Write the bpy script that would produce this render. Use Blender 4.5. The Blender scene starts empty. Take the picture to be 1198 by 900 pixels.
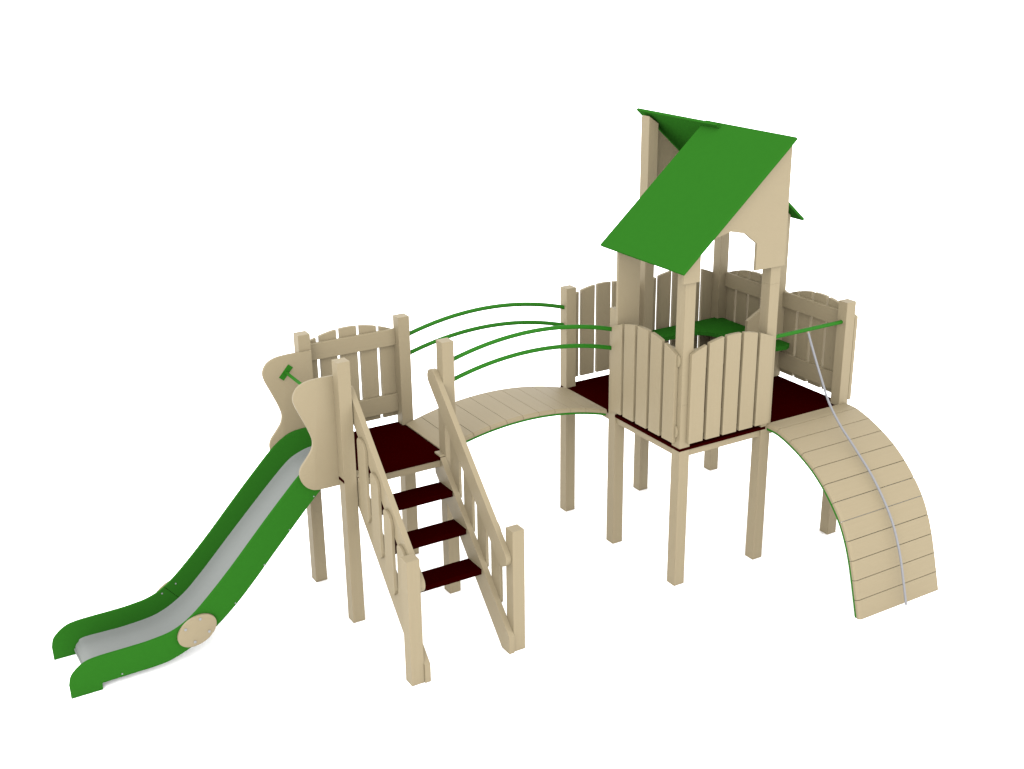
import bpy, bmesh, math
from mathutils import Vector, Matrix
scene = bpy.context.scene
C = scene.collection

# ------------------------------------------------------------------ materials
def principled(name, col, rough=.5, spec=.5, metallic=0.0):
    m = bpy.data.materials.new(name); m.use_nodes = True
    b = m.node_tree.nodes['Principled BSDF']
    b.inputs['Base Color'].default_value = (*col, 1)
    b.inputs['Roughness'].default_value = rough
    b.inputs['Specular IOR Level'].default_value = spec*.4
    b.inputs['Metallic'].default_value = metallic
    return m

def noisy(name, col, var, rough, scale, spec=.3, bump=0.0, metallic=0.0, detail=4):
    """base colour broken up by stretched noise (grain, moulding mottle)"""
    m = principled(name, col, rough, spec, metallic)
    nt = m.node_tree; b = nt.nodes['Principled BSDF']
    tc = nt.nodes.new('ShaderNodeTexCoord'); mp = nt.nodes.new('ShaderNodeMapping')
    mp.inputs['Scale'].default_value = scale
    nz = nt.nodes.new('ShaderNodeTexNoise'); nz.inputs['Scale'].default_value = 1.0
    nz.inputs['Detail'].default_value = detail
    rp = nt.nodes.new('ShaderNodeMix'); rp.data_type = 'RGBA'
    rp.inputs['A'].default_value = (*[c*(1-var) for c in col], 1)
    rp.inputs['B'].default_value = (*[c*(1+var) for c in col], 1)
    nt.links.new(tc.outputs['Object'], mp.inputs['Vector'])
    nt.links.new(mp.outputs['Vector'], nz.inputs['Vector'])
    nt.links.new(nz.outputs['Fac'], rp.inputs['Factor'])
    nt.links.new(rp.outputs['Result'], b.inputs['Base Color'])
    if bump:
        bp = nt.nodes.new('ShaderNodeBump'); bp.inputs['Strength'].default_value = bump
        bp.inputs['Distance'].default_value = .002
        nt.links.new(nz.outputs['Fac'], bp.inputs['Height'])
        nt.links.new(bp.outputs['Normal'], b.inputs['Normal'])
    return m

WOODC = (.153, .1255, .0785)
WZ = noisy('timber_grain_upright', WOODC, .045, .55, (70, 70, 2.5), bump=.25)
WX = noisy('timber_grain_along', WOODC, .045, .55, (2.5, 70, 70), bump=.25)
WY = noisy('timber_grain_across', WOODC, .045, .55, (70, 2.5, 70), bump=.25)
WP = noisy('coated_panel', WOODC, .02, .5, (14, 14, 14), bump=.05)
GREEN = noisy('green_plastic', (.0119, .0670, .0064), .03, .7, (20, 20, 20), spec=.0)
GREENM = principled('green_painted_steel', (.0103, .0735, .0047), .5, .12)
RED = noisy('dark_red_decking', (.0096, .00002, .00002), .12, .9, (60, 60, 60), spec=.0, bump=.15)
STEEL = noisy('brushed_steel_sheet', (.122, .128, .123), .03, .5, (6, 90, 6), spec=.1, bump=.05)
ROPE = principled('grey_rope_fibre', (.125,.125,.133), .7)
BOLT = principled('zinc_bolt', (.145,.148,.150), .35, .5)

# ------------------------------------------------------------------ helpers
LOC = {}
def put(o, loc, parent):
    LOC[o.name] = Vector(loc)
    C.objects.link(o)
    if parent:
        o.parent = parent
        o.location = Vector(loc) - LOC[parent.name]
    else:
        o.location = loc

def empty(name, loc, parent=None, label=None):
    o = bpy.data.objects.new(name, None); o.empty_display_size = .1
    put(o, loc, parent)
    if label: o['label'] = label
    return o

def mesh(name, bm, mat, parent, bevel=0.0, label=None, smooth=False, seg=2, group=None):
    bmesh.ops.recalc_face_normals(bm, faces=bm.faces)
    if bevel:
        ed = [e for e in bm.edges if len(e.link_faces) == 2 and e.calc_face_angle(0) > .6]
        bmesh.ops.bevel(bm, geom=ed, offset=bevel, segments=seg, profile=.6, affect='EDGES', clamp_overlap=True)
    vs = [v.co for v in bm.verts]
    lo = Vector([min(v[i] for v in vs) for i in range(3)]); hi = Vector([max(v[i] for v in vs) for i in range(3)])
    c = Vector(((lo.x+hi.x)/2, (lo.y+hi.y)/2, lo.z))
    for v in bm.verts: v.co -= c
    me = bpy.data.meshes.new(name); bm.to_mesh(me); bm.free()
    me.materials.append(mat)
    if smooth:
        me.shade_smooth()
        me.set_sharp_from_angle(angle=math.radians(35))
    o = bpy.data.objects.new(name, me); put(o, c, parent)
    if label: o['label'] = label
    if group: o['group'] = group
    return o

def add_box(bm, x0, x1, y0, y1, z0, z1):
    m = Matrix.Translation(((x0+x1)/2, (y0+y1)/2, (z0+z1)/2)) @ Matrix.Diagonal((x1-x0, y1-y0, z1-z0, 1))
    bmesh.ops.create_cube(bm, size=1, matrix=m)

def box(name, x0, x1, y0, y1, z0, z1, mat, parent, bevel=.003, **k):
    bm = bmesh.new(); add_box(bm, x0, x1, y0, y1, z0, z1)
    return mesh(name, bm, mat, parent, bevel, **k)

def prism_bm(pts, axis, a, b, bm=None):
    """polygon pts (u,v) in the plane across `axis`, thick from a to b"""
    bm = bm or bmesh.new()
    def P(u, v, w):
        return {'x': (w, u, v), 'y': (u, w, v), 'z': (u, v, w)}[axis]
    A = [bm.verts.new(P(u, v, a)) for u, v in pts]; B = [bm.verts.new(P(u, v, b)) for u, v in pts]
    n = len(pts)
    bm.faces.new(A); bm.faces.new(B[::-1])
    for i in range(n): bm.faces.new((A[i], B[i], B[(i+1) % n], A[(i+1) % n]))
    return bm

def prism(name, pts, axis, a, b, mat, parent, bevel=.003, **k):
    return mesh(name, prism_bm(pts, axis, a, b), mat, parent, bevel, **k)

def spline(pts, n=6, closed=False):
    """Catmull-Rom through 2-D or 3-D points"""
    out = []; N = len(pts); P = [Vector(p) for p in pts]
    segs = N if closed else N-1
    for i in range(segs):
        g = lambda j: P[j % N] if closed else P[max(0, min(N-1, j))]
        p0, p1, p2, p3 = g(i-1), g(i), g(i+1), g(i+2)
        for s in range(n):
            t = s/n
            out.append(.5*((2*p1)+(p2-p0)*t+(2*p0-5*p1+4*p2-p3)*t*t+(3*p1-p0-3*p2+p3)*t**3))
    if not closed: out.append(P[-1])
    return [tuple(v) for v in out]

def tube_bm(pts, r, sides=14, bm=None):
    bm = bm or bmesh.new(); P = [Vector(p) for p in pts]; rings = []
    up = Vector((0, 0, 1)); prev = None
    for i, p in enumerate(P):
        t = (P[min(i+1, len(P)-1)]-P[max(i-1, 0)]).normalized()
        if prev is None:
            a = t.cross(up if abs(t.z) < .9 else Vector((1, 0, 0))).normalized()
        else:
            a = (prev-t*prev.dot(t)).normalized()
        prev = a; b = t.cross(a)
        rings.append([bm.verts.new(p+r*(a*math.cos(k*2*math.pi/sides)+b*math.sin(k*2*math.pi/sides))) for k in range(sides)])
    for u, v in zip(rings, rings[1:]):
        for k in range(sides): bm.faces.new((u[k], u[(k+1) % sides], v[(k+1) % sides], v[k]))
    bm.faces.new(rings[0][::-1]); bm.faces.new(rings[-1])
    return bm

def tube(name, pts, r, mat, parent, **k):
    return mesh(name, tube_bm(pts, r), mat, parent, smooth=True, **k)

def bolt(x, y, z, parent, r=.007, depth=.006):
    """round bolt head on an x-z face, sticking out towards -y"""
    prof = [(r*math.cos(a), r*math.sin(a)) for a in [i*math.pi/8 for i in range(16)]]
    bm = prism_bm([(x+u, z+v) for u, v in prof], 'y', y-depth, y+.004)
    return mesh('bolt', bm, BOLT, parent, bevel=.0015, smooth=True)

# ------------------------------------------------------------------ layout
H = .05                                   # half a post
X4, X5 = .843, 1.712                      # tower grid
Y2, Y1 = .870, 1.622
AX0, AX1, AY0, AY1 = -2.476, -1.6205, .8674, 1.6235
TT, TA = 2.143, 2.156
DZ0, DZ1 = 1.201, 1.225

play = empty('playground_set', (-.9, .8, 0), None,
    'beige timber playground set with green roofed tower, arched bridge, stairs, curved ramp and green slide')
play['category'] = 'playground'

def post(x, y, top, label=None, parent=play, slope=None, seam=None, foot=0):
    bm = bmesh.new()
    if seam:
        add_box(bm, x-H, x+H, y-H, y+H, 0, seam)
        add_box(bm, x-H+.0015, x+H-.0015, y-H+.0015, y+H-.0015, seam-.002, seam+.002)
        add_box(bm, x-H, x+H, y-H, y+H, seam+.001, top)
    else:
        add_box(bm, x-H, x+H, y-H, y+H, foot, top)
    if slope:
        for v in bm.verts:
            if abs(v.co.z-top) < 1e-4: v.co.z = slope(v.co.x)
    return mesh('post', bm, WZ, parent, .0018, label=label)

LT = lambda x: 2.695+.8725*(x+.15)        # top plane of the near roof slab
RT = lambda x: 3.600-.885*(x-.813)        # top plane of the far roof slab
post(0, Y1, TT, 'short square post at the back end of the arched bridge, tower side')
post(0, Y2, TT, 'short square post at the front end of the arched bridge, tower side')
post(0, 0, 3, 'tall square post at the front corner of the tower', slope=lambda x: LT(x)-.047, seam=1.589)
post(X4, 0, 4, 'tall square post beside the curved ramp, holding the ridge', slope=lambda x: LT(x)-.047, seam=2.435)
post(X5, 0, TT, 'short square post at the outer side of the curved ramp')
post(X5, Y2, 3, 'tall square post in the middle of the tower right side', slope=lambda x: RT(x)-.047, foot=1.15)
post(X4, Y1, 4, 'tall square post at the back under the ridge end', slope=lambda x: min(RT(x), 3.598)-.047)
post(X5, Y1, 3, 'tall square post in the back corner behind the green seat', slope=lambda x: RT(x)-.047)
post(AX0, AY0, TA, 'square post between slide and staircase')
post(AX0, AY1, TA, 'square post at the far side of the slide top')
post(AX1, AY0, TA, 'square post between staircase and bridge')
post(AX1, AY1, TA, 'square post at the back of the small platform beside the bridge')

# ------------------------------------------------------------------ decks
def deck(name, poly, skirts, label, parent=play):
    d = empty(name, (poly[0][0], poly[0][1], 1.14), parent, label)
    prism('floor_board', poly, 'z', DZ0, DZ1, RED, d, .002)
    for (x0, x1, y0, y1) in skirts:
        box('edge_beam', x0, x1, y0, y1, 1.140, DZ0-.001, WX if x1-x0 > y1-y0 else WY, d, .002)
    return d
e = .053
deck('deck', [(-e, -e), (X4-.004, -e), (X4-.004, -.046), (X5+.046, -.046), (X5+.046, Y1+.046), (-.02, Y1+.046), (-e, Y1+.046), (-e, Y1),
      (-.046, Y1), (-.046, Y2-H+.002), (-e, Y2-H+.002)],
     [(-.035, -.005, H, Y2-H), (-.035, -.005, Y2+H, Y1-H), (H, X4-H, -.035, -.005), (X4+H, X5-H, -.035, -.005),
      (X5+.005, X5+.035, H, Y2-H), (X5+.005, X5+.035, Y2+H, Y1-H), (H, X4-H, Y1+.005, Y1+.035), (X4+H, X5-H, Y1+.005, Y1+.035),
      (H, X5-H, Y2-.02, Y2+.02)],
     'large dark red square deck under the roofed tower')
deck('deck', [(AX0-e, AY0-H+.003), (AX1+.046, AY0-H+.003), (AX1+.046, AY1+.046), (AX0-e, AY1+.046)],
     [(AX0+H, AX1-H, AY0-.035, AY0-.005), (AX0+H, AX1-H, AY1+.005, AY1+.035), (AX1+.005, AX1+.035, AY0+H, AY1-H),
      (AX0-.035, AX0-.005, AY0+H, AY1-H)],
     'small dark red deck at the top of the stairs and slide')

# ------------------------------------------------------------------ fence panels
def panel(axis, face, sign, mid, pitch, w, lo, hi, label, n=5, dz=0, rails=True, lap=(None, None), rz=1.893):
    """boards on the outer side (sign) of the post line `face`; axis is the way the panel runs"""
    a0, a1 = sorted((face+sign*.0525, face+sign*.0850))
    base = (mid, face, 1.26) if axis == 'x' else (face, mid, 1.26)
    p = empty('fence_panel', base, play, label)
    pr = 'y' if axis == 'x' else 'x'
    for i in range(n):
        c = mid+(i-(n-1)/2)*pitch
        us = [c-w/2+w*k/8 for k in range(9)]
        top = [(u, 2.104+dz-.56*(u-mid)**2) for u in us]
        prism('board', [(us[0], 1.266+dz)]+top+[(us[-1], 1.266+dz)], pr, a0, a1, WZ, p, .003)
    if rails:
        r0, r1 = sorted((face+sign*.018, face+sign*.0515))
        for z0, z1 in ((1.315, 1.470), (rz, 2.030)):
            bm = bmesh.new()
            R = [lo, hi]
            if axis == 'x': add_box(bm, lo, hi, r0, r1, z0+dz, z1+dz)
            else: add_box(bm, r0, r1, lo, hi, z0+dz, z1+dz)
            mesh('rail', bm, WX if axis == 'x' else WY, p, .004)
            # rounded tongue lapping over the post face
            if lap[0] is not None:
                t0, t1 = sorted((face+sign*.0495, face+sign*.0690))
                zc = z0+.045+dz if z0 < 1.5 else z0+.055+dz
                edge = mid-(n-1)/2*pitch-w/2-.0005
                pts = [(edge+(lap[0]-edge)*math.sin(math.pi*k/10), zc-.05*math.cos(math.pi*k/10)) for k in range(11)]
                bmx = prism_bm(pts, pr, t0, t1)
                mesh('rail_tongue', bmx, WP, p, .004)
    return p
panel('y', 0, -1, .422, .176, .142, H, Y2-H, 'five board fence panel with arched top between bridge and front corner', lap=(-.03, None))
panel('x', 0, -1, .424, .1715, .1425, H, X4-H, 'five board fence panel with arched top at the tower front', rz=1.862)
panel('y', X5, 1, .366, .173, .146, H, Y2-H, 'fence panel beside the outer post of the curved ramp')
panel('y', X5, 1, 1.195, .170, .143, Y2+H, Y1-H, 'fence panel behind the green corner seat, right side')
panel('x', Y1, 1, .420, .1715, .1445, H, X4-H, 'back fence panel behind the bridge end', rails=False)
panel('x', Y1, 1, 1.274, .1715, .1445, X4+H, X5-H, 'back fence panel behind the green corner seat', rails=False)
panel('x', AY1, 1, -2.065, .1735, .1465, AX0+H, AX1-H, 'fence panel at the back of the small stair platform', dz=.016)

# ------------------------------------------------------------------ roof
roof = empty('roof', (X4, Y2, 2.57), play, 'two green roof slabs offset along a shared ridge on beige gable boards')
def slab(p, q, y0, y1, label):
    (xa, za), (xb, zb) = p, q
    d = Vector((xb-xa, zb-za)).normalized(); n = Vector((-d.y, d.x))
    if n.y < 0: n = -n
    t = .024
    pts = [(xa, za), (xb, zb), (xb-n.x*t, zb-n.y*t), (xa-n.x*t, za-n.y*t)]
    prism('roof_slab', pts, 'y', y0, y1, GREEN, roof, .006, label=label, seg=2)
slab((-.160, LT(-.160)), (.878, LT(.878)), -.143, .925, 'large green slab sloping down towards the bridge')
slab((.811, RT(.811)), (1.843, RT(1.843)), .698, 1.77, 'green slab sloping down to the back right')
# front gable board with arched opening
gl = lambda x: LT(x)-.052
prism('gable_board', [(-.092, 2.578), (.063, 2.578), (.063, 2.79), (.186, 2.889), (.338, 2.924), (.483, 2.891), (.607, 2.796), (.607, 2.582),
      (.908, 2.582), (.908, gl(.885)), (.885, gl(.885)), (-.092, gl(-.092))], 'y', -.076, -.0515, WP, roof, .002)
gr = lambda x: RT(x)-.049
prism('gable_board', [(1.80, 2.578), (1.647, 2.578), (1.647, 2.79), (1.524, 2.889), (1.372, 2.924), (1.227, 2.891), (1.103, 2.796), (1.103, 2.582),
      (.802, 2.582), (.802, gr(.83)), (.83, gr(.83)), (1.80, gr(1.80))][::-1], 'y', Y1+.0515, Y1+.076, WP, roof, .002)
# inner boards on the middle line
prism('gable_board', [(-.066, 1.24), (.152, 1.24), (.152, 2.80), (.235, 2.889), (.338, 2.924), (.483, 2.891), (.607, 2.796), (.607, 2.582),
      (.86, 2.582), (.86, gl(.86)), (-.066, gl(-.066))], 'y', .789, .8185, WP, roof, .002)
prism('side_board', [(1.337, 1.232), (1.337, 1.822), (1.484, 1.899), (1.560, 1.960), (1.560, gr(1.560)), (1.762, gr(1.762)), (1.762, 1.232)],
      'y', .787, .8185, WP, roof, .002)

# ------------------------------------------------------------------ corner seat
front = spline([(.895, 1.40), (1.06, 1.385), (1.22, 1.375), (1.32, 1.31), (1.36, 1.2), (1.385, 1.05), (1.42, .9), (1.475, .77), (1.53, .635)], 5)
front = [p for p in front if not False]
seat_pts = front+[(1.66, .615), (1.722, .65), (1.722, .785), (1.722, Y1-.005), (.895, Y1-.005)]
bm = prism_bm(seat_pts, 'z', 1.545, 1.585)
mesh('corner_seat', bm, GREEN, play, .003, label='dark green curved bench shelf running round the back corner of the tower')

# ------------------------------------------------------------------ bridge and ramp decks made of planks
def thick(curve, t0, t1):
    """offset a polyline (u,v) downwards along its normal by t0..t1"""
    up, dn = [], []
    for i, p in enumerate(curve):
        a = Vector(curve[max(i-1, 0)]); b = Vector(curve[min(i+1, len(curve)-1)])
        d = (b-a).normalized(); n = Vector((-d.y, d.x))
        if n.y < 0 or (abs(n.y) < .05 and n.x > 0): n = -n
        up.append((p[0]-n.x*t0, p[1]-n.y*t0)); dn.append((p[0]-n.x*t1, p[1]-n.y*t1))
    return up, dn

def cut(curve, stations):
    """split a dense polyline at the arc lengths given"""
    L = [0]
    for a, b in zip(curve, curve[1:]): L.append(L[-1]+(Vector(b)-Vector(a)).length)
    def at(s):
        s = max(0, min(L[-1], s))
        for i in range(len(L)-1):
            if s <= L[i+1]+1e-9:
                f = (s-L[i])/(L[i+1]-L[i]); return Vector(curve[i]).lerp(Vector(curve[i+1]), f)
    out = []
    for s0, s1 in stations: out.append([tuple(at(s0+(s1-s0)*k/6)) for k in range(7)])
    return out, L[-1]

def plank(u, d, axis, a, b, mat, parent):
    """board with eased top edges at both ends: four cross-sections along `axis`"""
    ch = .016
    low = [(p[0]+(q[0]-p[0])*.38, p[1]+(q[1]-p[1])*.38) for p, q in zip(u, d)]
    bm = bmesh.new(); rings = []
    for w, top in ((a, low), (a+ch, u), (b-ch, u), (b, low)):
        rings.append([bm.verts.new((w, p[0], p[1]) if axis == 'x' else (p[0], w, p[1])) for p in top+d[::-1]])
    n = len(rings[0])
    bm.faces.new(rings[0]); bm.faces.new(rings[-1][::-1])
    for r0, r1 in zip(rings, rings[1:]):
        for i in range(n): bm.faces.new((r0[i], r1[i], r1[(i+1) % n], r0[(i+1) % n]))
    return mesh('plank', bm, mat, parent, .0022)

bridge = empty('bridge', (-.85, 1.25, 1.2), play, 'arched beige plank bridge with four green handrails')
bz = lambda x: 1.361-(x+.857)**2/5.1
xs = [-1.653, -1.515]+[-1.36+.155*i for i in range(9)]+[-.056]
for a, b in zip(xs, xs[1:]):
    cv = [(a+.0016+(b-a-.0032)*k/6, bz(a+.0016+(b-a-.0032)*k/6)) for k in range(7)]
    u, d = thick(cv, 0, .034)
    plank(u, d, 'y', .922, 1.572, WY, bridge)
for y0, y1 in ((.923, .938), (1.556, 1.571)):
    cv = [(-1.60+1.54*k/40, bz(-1.60+1.54*k/40)) for k in range(41)]
    u, d = thick(cv, .0355, .052)
    prism('support_strip', u+d[::-1], 'y', y0, y1, GREENM, bridge, 0)
rz = lambda x, top: top-(x+.84)**2/5.1
for y in (Y2, Y1):
    for top in (2.0885, 1.925):
        x0, x1 = AX1+H-.01, -H+.01
        tube('handrail', [(x0+(x1-x0)*k/40, y, rz(x0+(x1-x0)*k/40, top)) for k in range(41)], .0178, GREENM, bridge)

ramp = empty('ramp', (1.29, -.6, 0), play, 'beige plank ramp curving down steeply to the ground')
T = [(-.052, 1.247), (-.19, 1.243), (-.35, 1.199), (-.50, 1.137), (-.637, 1.062), (-.762, .967), (-.876, .855), (-.975, .732), (-1.050, .597),
     (-1.108, .45), (-1.155, .297), (-1.196, .147), (-1.236, 0.0)]
curve = spline(T, 10)
TOTAL = sum((Vector(b)-Vector(a)).length for a, b in zip(curve, curve[1:]))
first = .135; step = (TOTAL-first)/11
st = [(0.0, first)]+[(first+i*step, first+(i+1)*step) for i in range(11)]
pieces, TOTAL = cut(curve, [(a+(.0 if a == 0 else .0023), b-.0023) for a, b in st])
for cv in pieces:
    u, d = thick(cv, 0, .036)
    plank(u, d, 'x', .846, 1.742, WX, ramp)
u, d = thick(curve[1:-1], .0370, .055)
for x0, x1 in ((.847, .859), (1.729, 1.741)):
    prism('support_strip', u+d[::-1], 'x', x0, x1, GREENM, ramp, 0)
jc = pieces[7][0]; jn = pieces[6][-1]
mx, mz = (jc[0]+jn[0])/2, (jc[1]+jn[1])/2
tube('cross_rod', [(.853, mx+.014, mz-.008), (1.737, mx+.014, mz-.008)], .0075, BOLT, ramp)

# steel bar over the ramp
tube('cross_bar', [(X4+H-.008, 0, 1.967), (X5-H+.008, 0, 1.967)], .0165, GREENM, play, label='straight green bar across the top of the ramp')

# ------------------------------------------------------------------ stairs
stairs = empty('staircase', (-2.04, .3, 0), play, 'beige staircase with dark red treads and slatted sides')
def stair_side(out, s, label=None):
    """out = x of the baluster outer face, s = +1 when the inside lies towards +x"""
    X = lambda d: out+s*d
    rng = lambda a, b: sorted((X(a), X(b)))
    a, b = rng(.0005, .0460)
    # handrail, a long stadium
    d = Vector((.693, .7207)); n = Vector((-d.y, d.x)); R = .0705
    pT = Vector((.93, 1.850)); pB = Vector((-.105, .7715))
    d = (pT-pB).normalized(); n = Vector((-d.y, d.x)); pts = []
    for k in range(13):
        an = math.pi/2-k*math.pi/12; pts.append(tuple(pT+R*(d*math.cos(an)+n*math.sin(an))))
    for k in range(13):
        an = -math.pi/2-k*math.pi/12; pts.append(tuple(pB+R*(d*math.cos(an)+n*math.sin(an))))
    prism('handrail', pts, 'x', a, b, WP, stairs, .003)
    prism('stringer', [(.92, 1.238), (.836, 1.238), (-.205, .148), (-.205, 0), (-.092, 0), (.92, 1.065)], 'x', a, b, WP, stairs, .003)
    a, b = rng(-.023, 0)
    for y0, y1, z0, z1 in ((.603, .738, .925, 1.595), (.402, .537, .72, 1.39), (.201, .336, .51, 1.18), (-.005, .130, .305, .985)):
        pts = []
        for cx, cz, ry, r2, a0 in ((y1-.035, z1-.035, .035, .035, 0), (y0+.10, z1-.11, .10, .11, 90), (y0+.045, z0+.045, .045, .045, 180), (y1-.04, z0+.095, .04, .06, 270)):
            for k in range(9):
                an = math.radians(a0+k*11.25); pts.append((cx+ry*math.cos(an), cz+r2*math.sin(an)))
        prism('baluster', pts, 'x', a, b, WZ, stairs, .003)
stair_side(-2.4192, 1)
stair_side(-1.6697, -1)
for y0, y1, z in ((.628, .838, 1.010), (.424, .628, .773), (.196, .402, .533)):
    box('tread', -2.3725, -1.7165, y0, y1, z-.045, z, RED, stairs, .002)
for x in (-2.4695, -1.6194):
    box('newel_post', x-H, x+H, -.1419-H, -.1419+H, 0, 1.0, WZ, stairs, .0018)

# ------------------------------------------------------------------ slide
slide = empty('slide', (-3.6, 1.24, 0), play, 'green sided slide with a grey steel chute')
UP = [(-2.44, 1.405), (-2.53, 1.406), (-2.67, 1.388), (-2.81, 1.302), (-2.98, 1.137), (-3.17, .940), (-3.405, .690), (-3.607, .492), (-3.75, .372),
      (-3.887, .303), (-4.05, .279), (-4.2, .274), (-4.44, .270), (-4.54, .245), (-4.618, .180), (-4.642, .105), (-4.640, .0)]
LO = [(-4.42, 0), (-4.418, .055), (-4.195, .058), (-3.951, .068), (-3.771, .127), (-3.612, .208), (-3.447, .334), (-3.278, .494), (-3.02, .77),
      (-2.679, 1.125), (-2.58, 1.185), (-2.44, 1.19)]
su = spline(UP[:-1], 6)+[UP[-1]]
sl = [LO[0], LO[1]]+spline(LO[1:], 6)[1:]
def split(y0, y1):
    ju = min(range(len(su)), key=lambda i: abs(su[i][0]+3.772)); jl = min(range(len(sl)), key=lambda i: abs(sl[i][0]+3.63))
    U, Lw = Vector(su[ju]), Vector(sl[jl]); g = Vector((.0012, .0009))
    upper = [p for p in su[:ju]]+[tuple(U+g), tuple(Lw+g)]+sl[jl+1:]
    lower = [tuple(U-g)]+su[ju+1:]+sl[:jl]+[tuple(Lw-g)]
    prism('side_panel', upper, 'y', y0, y1, GREEN, slide, .002)
    prism('side_panel', lower, 'y', y0, y1, GREEN, slide, .002)
split(.948, .968)
split(1.527, 1.547)
BED = [(-2.44, 1.232), (-2.53, 1.228), (-2.63, 1.198), (-2.72, 1.145), (-2.893, .985), (-3.19, .688), (-3.49, .382), (-3.663, .232), (-3.856, .138),
       (-4.087, .112), (-4.25, .112), (-4.39, .114), (-4.445, .102), (-4.478, .066), (-4.474, .015)]
bed = spline(BED, 6)
bm = bmesh.new()
yy = [.9685, .985, 1.00, 1.05, 1.25, 1.45, 1.49, 1.51, 1.5265]
lift = [.012, .006, .002, 0, 0, 0, .002, .006, .012]
rows = []
for off in (0, .012):
    u, d = thick(bed, 0, off) if off else (bed, bed)
    rows.append([[bm.verts.new((p[0], y, p[1]+(l if i < len(bed)-12 else 0))) for y, l in zip(yy, lift)] for i, p in enumerate(d)])
for rw in rows:
    for a, b in zip(rw, rw[1:]):
        for k in range(len(yy)-1): bm.faces.new((a[k], a[k+1], b[k+1], b[k]))
A, B = rows
for k in (0, len(yy)-1):
    for i in range(len(A)-1): bm.faces.new((A[i][k], A[i+1][k], B[i+1][k], B[i][k]))
for i in (0, len(A)-1):
    for k in range(len(yy)-1): bm.faces.new((A[i][k], A[i][k+1], B[i][k+1], B[i][k]))
mesh('chute', bm, STEEL, slide, smooth=True)
for y0, y1 in ((.926, .9475), (1.5475, 1.569)):
    prism('joint_disc', [(-3.711+.155*math.cos(k*math.pi/24)*.9063-.113*math.sin(k*math.pi/24)*.4226,
        .264+.155*math.cos(k*math.pi/24)*.4226+.113*math.sin(k*math.pi/24)*.9063) for k in range(48)], 'y', y0, y1, WP, slide, .003, smooth=True)
for x, z in ((-3.682, .356), (-3.797, .303), (-3.625, .233), (-3.738, .180)): bolt(x, .926, z, slide, .0105)
for x, z in ((-2.727, 1.097), (-2.938, .873), (-3.156, .641), (-3.403, .391), (-4.276, .081)): bolt(x, .948, z, slide, .0055, .004)
for x, z in ((-3.685, .362), (-3.797, .309)): bolt(x, 1.527, z, slide, .0065, .004)

# wavy guard panels at the top of the slide
BF = [(-2.62, 2.031), (-2.725, 2.022), (-2.800, 1.988), (-2.838, 1.925), (-2.832, 1.858), (-2.790, 1.758), (-2.740, 1.640), (-2.714, 1.550),
      (-2.727, 1.482), (-2.774, 1.416), (-2.821, 1.355), (-2.832, 1.288), (-2.802, 1.212), (-2.735, 1.162), (-2.645, 1.150)]
bf = [(-2.434, 2.029)]+spline(BF, 6)+[(-2.434, 1.150)]
prism('guard_panel', bf, 'y', .918, .944, WP, play, .004, label='near wavy edged beige guard panel at the slide top', smooth=True)
prism('guard_panel', bf, 'y', 1.5475, 1.573, WP, play, .004, label='far wavy edged beige guard panel at the slide top', smooth=True)
grab = empty('grab_bar', (-2.655, 1.25, 1.89), play, 'green grab bar across the slide entrance')
tube('bar', [(-2.655, .950, 1.892), (-2.655, 1.540, 1.892)], .0125, GREENM, grab)
d = Vector((.071, .080)).normalized(); n = Vector((-d.y, d.x)); c = Vector((-2.655, 1.892))
pl = [tuple(c+d*a*.062+n*b*.0225) for a, b in ((-1, -1), (1, -1), (1, 1), (-1, 1))]
prism('mounting_plate', pl, 'y', 1.5385, 1.547, GREENM, grab, .001)
prism('mounting_plate', pl, 'y', .9445, .953, GREENM, grab, .001)

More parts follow.
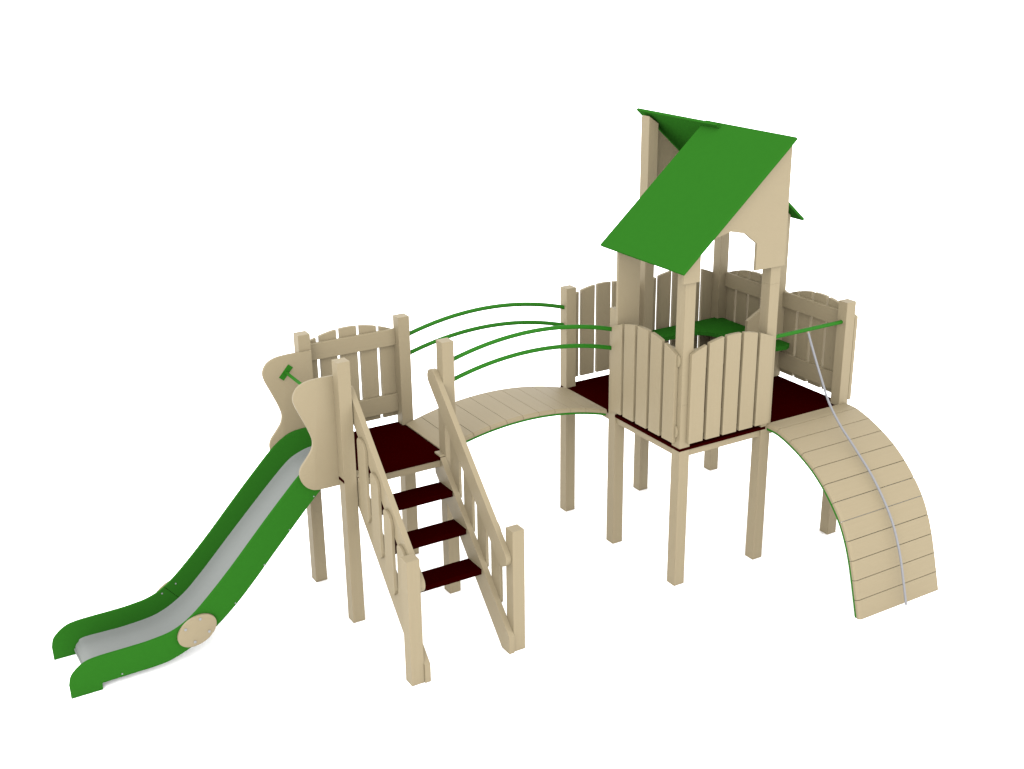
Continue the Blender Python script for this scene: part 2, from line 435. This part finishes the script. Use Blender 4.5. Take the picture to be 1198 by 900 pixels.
# ------------------------------------------------------------------ climbing rope (hangs from the bar)
rp = [(1.276, -.012, 1.951), (1.277, -.095, 1.79), (1.28, -.187, 1.619), (1.28, -.306, 1.421), (1.28, -.448, 1.272), (1.28, -.56, 1.185), (1.28, -.67, 1.099), (1.28, -.805, .991),
      (1.28, -.925, .869), (1.28, -1.02, .752), (1.28, -1.098, .630), (1.28, -1.172, .466), (1.28, -1.222, .315), (1.28, -1.300, .036)]
rope = empty('climbing_rope', (1.28, -1.3, .03), None, 'grey climbing rope hanging from the green bar down over the curved plank ramp')
rope['category'] = 'rope'
tube('rope_line', spline(rp, 6), .0095, ROPE, rope)
bm = bmesh.new(); bmesh.ops.create_uvsphere(bm, u_segments=14, v_segments=8, radius=.0125, matrix=Matrix.Translation((1.276, -.012, 1.945)))
mesh('rope_end_cap', bm, WP, rope, smooth=True)

# ------------------------------------------------------------------ white studio floor
bm = bmesh.new()
bmesh.ops.create_circle(bm, cap_ends=True, segments=96, radius=400)
me = bpy.data.meshes.new('ground'); bm.to_mesh(me); bm.free()
WHITE = principled('white_floor', (.98, .98, .98), .95, .0); me.materials.append(WHITE)
g = bpy.data.objects.new('ground', me); C.objects.link(g); g.location = (0, 0, -.001); g['kind'] = 'structure'
g['label'] = 'plain white studio floor'

# ------------------------------------------------------------------ light
w = bpy.data.worlds.new('World'); scene.world = w; w.use_nodes = True
bg = w.node_tree.nodes['Background']; bg.inputs['Color'].default_value = (1, 1, 1, 1); bg.inputs['Strength'].default_value = 3.1
def sun(name, direction, strength, angle):
    l = bpy.data.lights.new(name, 'SUN'); l.energy = strength; l.angle = math.radians(angle)
    o = bpy.data.objects.new(name, l); C.objects.link(o)
    o.rotation_euler = Vector(direction).to_track_quat('-Z', 'Y').to_euler()
sun('key_light', (.72, .85, -.42), 3.3, 60)

# ------------------------------------------------------------------ camera
cam = bpy.data.cameras.new('camera'); cam.sensor_width = 36; cam.sensor_fit = 'HORIZONTAL'
cam.lens = 1438.03*36/1198; cam.clip_start = .1; cam.clip_end = 2000
co = bpy.data.objects.new('camera', cam); C.objects.link(co)
co.location = (-5.70379502, -7.02027214, 5.09361403)
co.rotation_euler = tuple(math.radians(a) for a in (69.56701262, .65479562, -30.88870643))
scene.camera = co

scene.render.engine = 'CYCLES'
scene.view_settings.view_transform = 'Standard'
scene.view_settings.look = 'None'
scene.view_settings.exposure = 0
scene.view_settings.gamma = 1
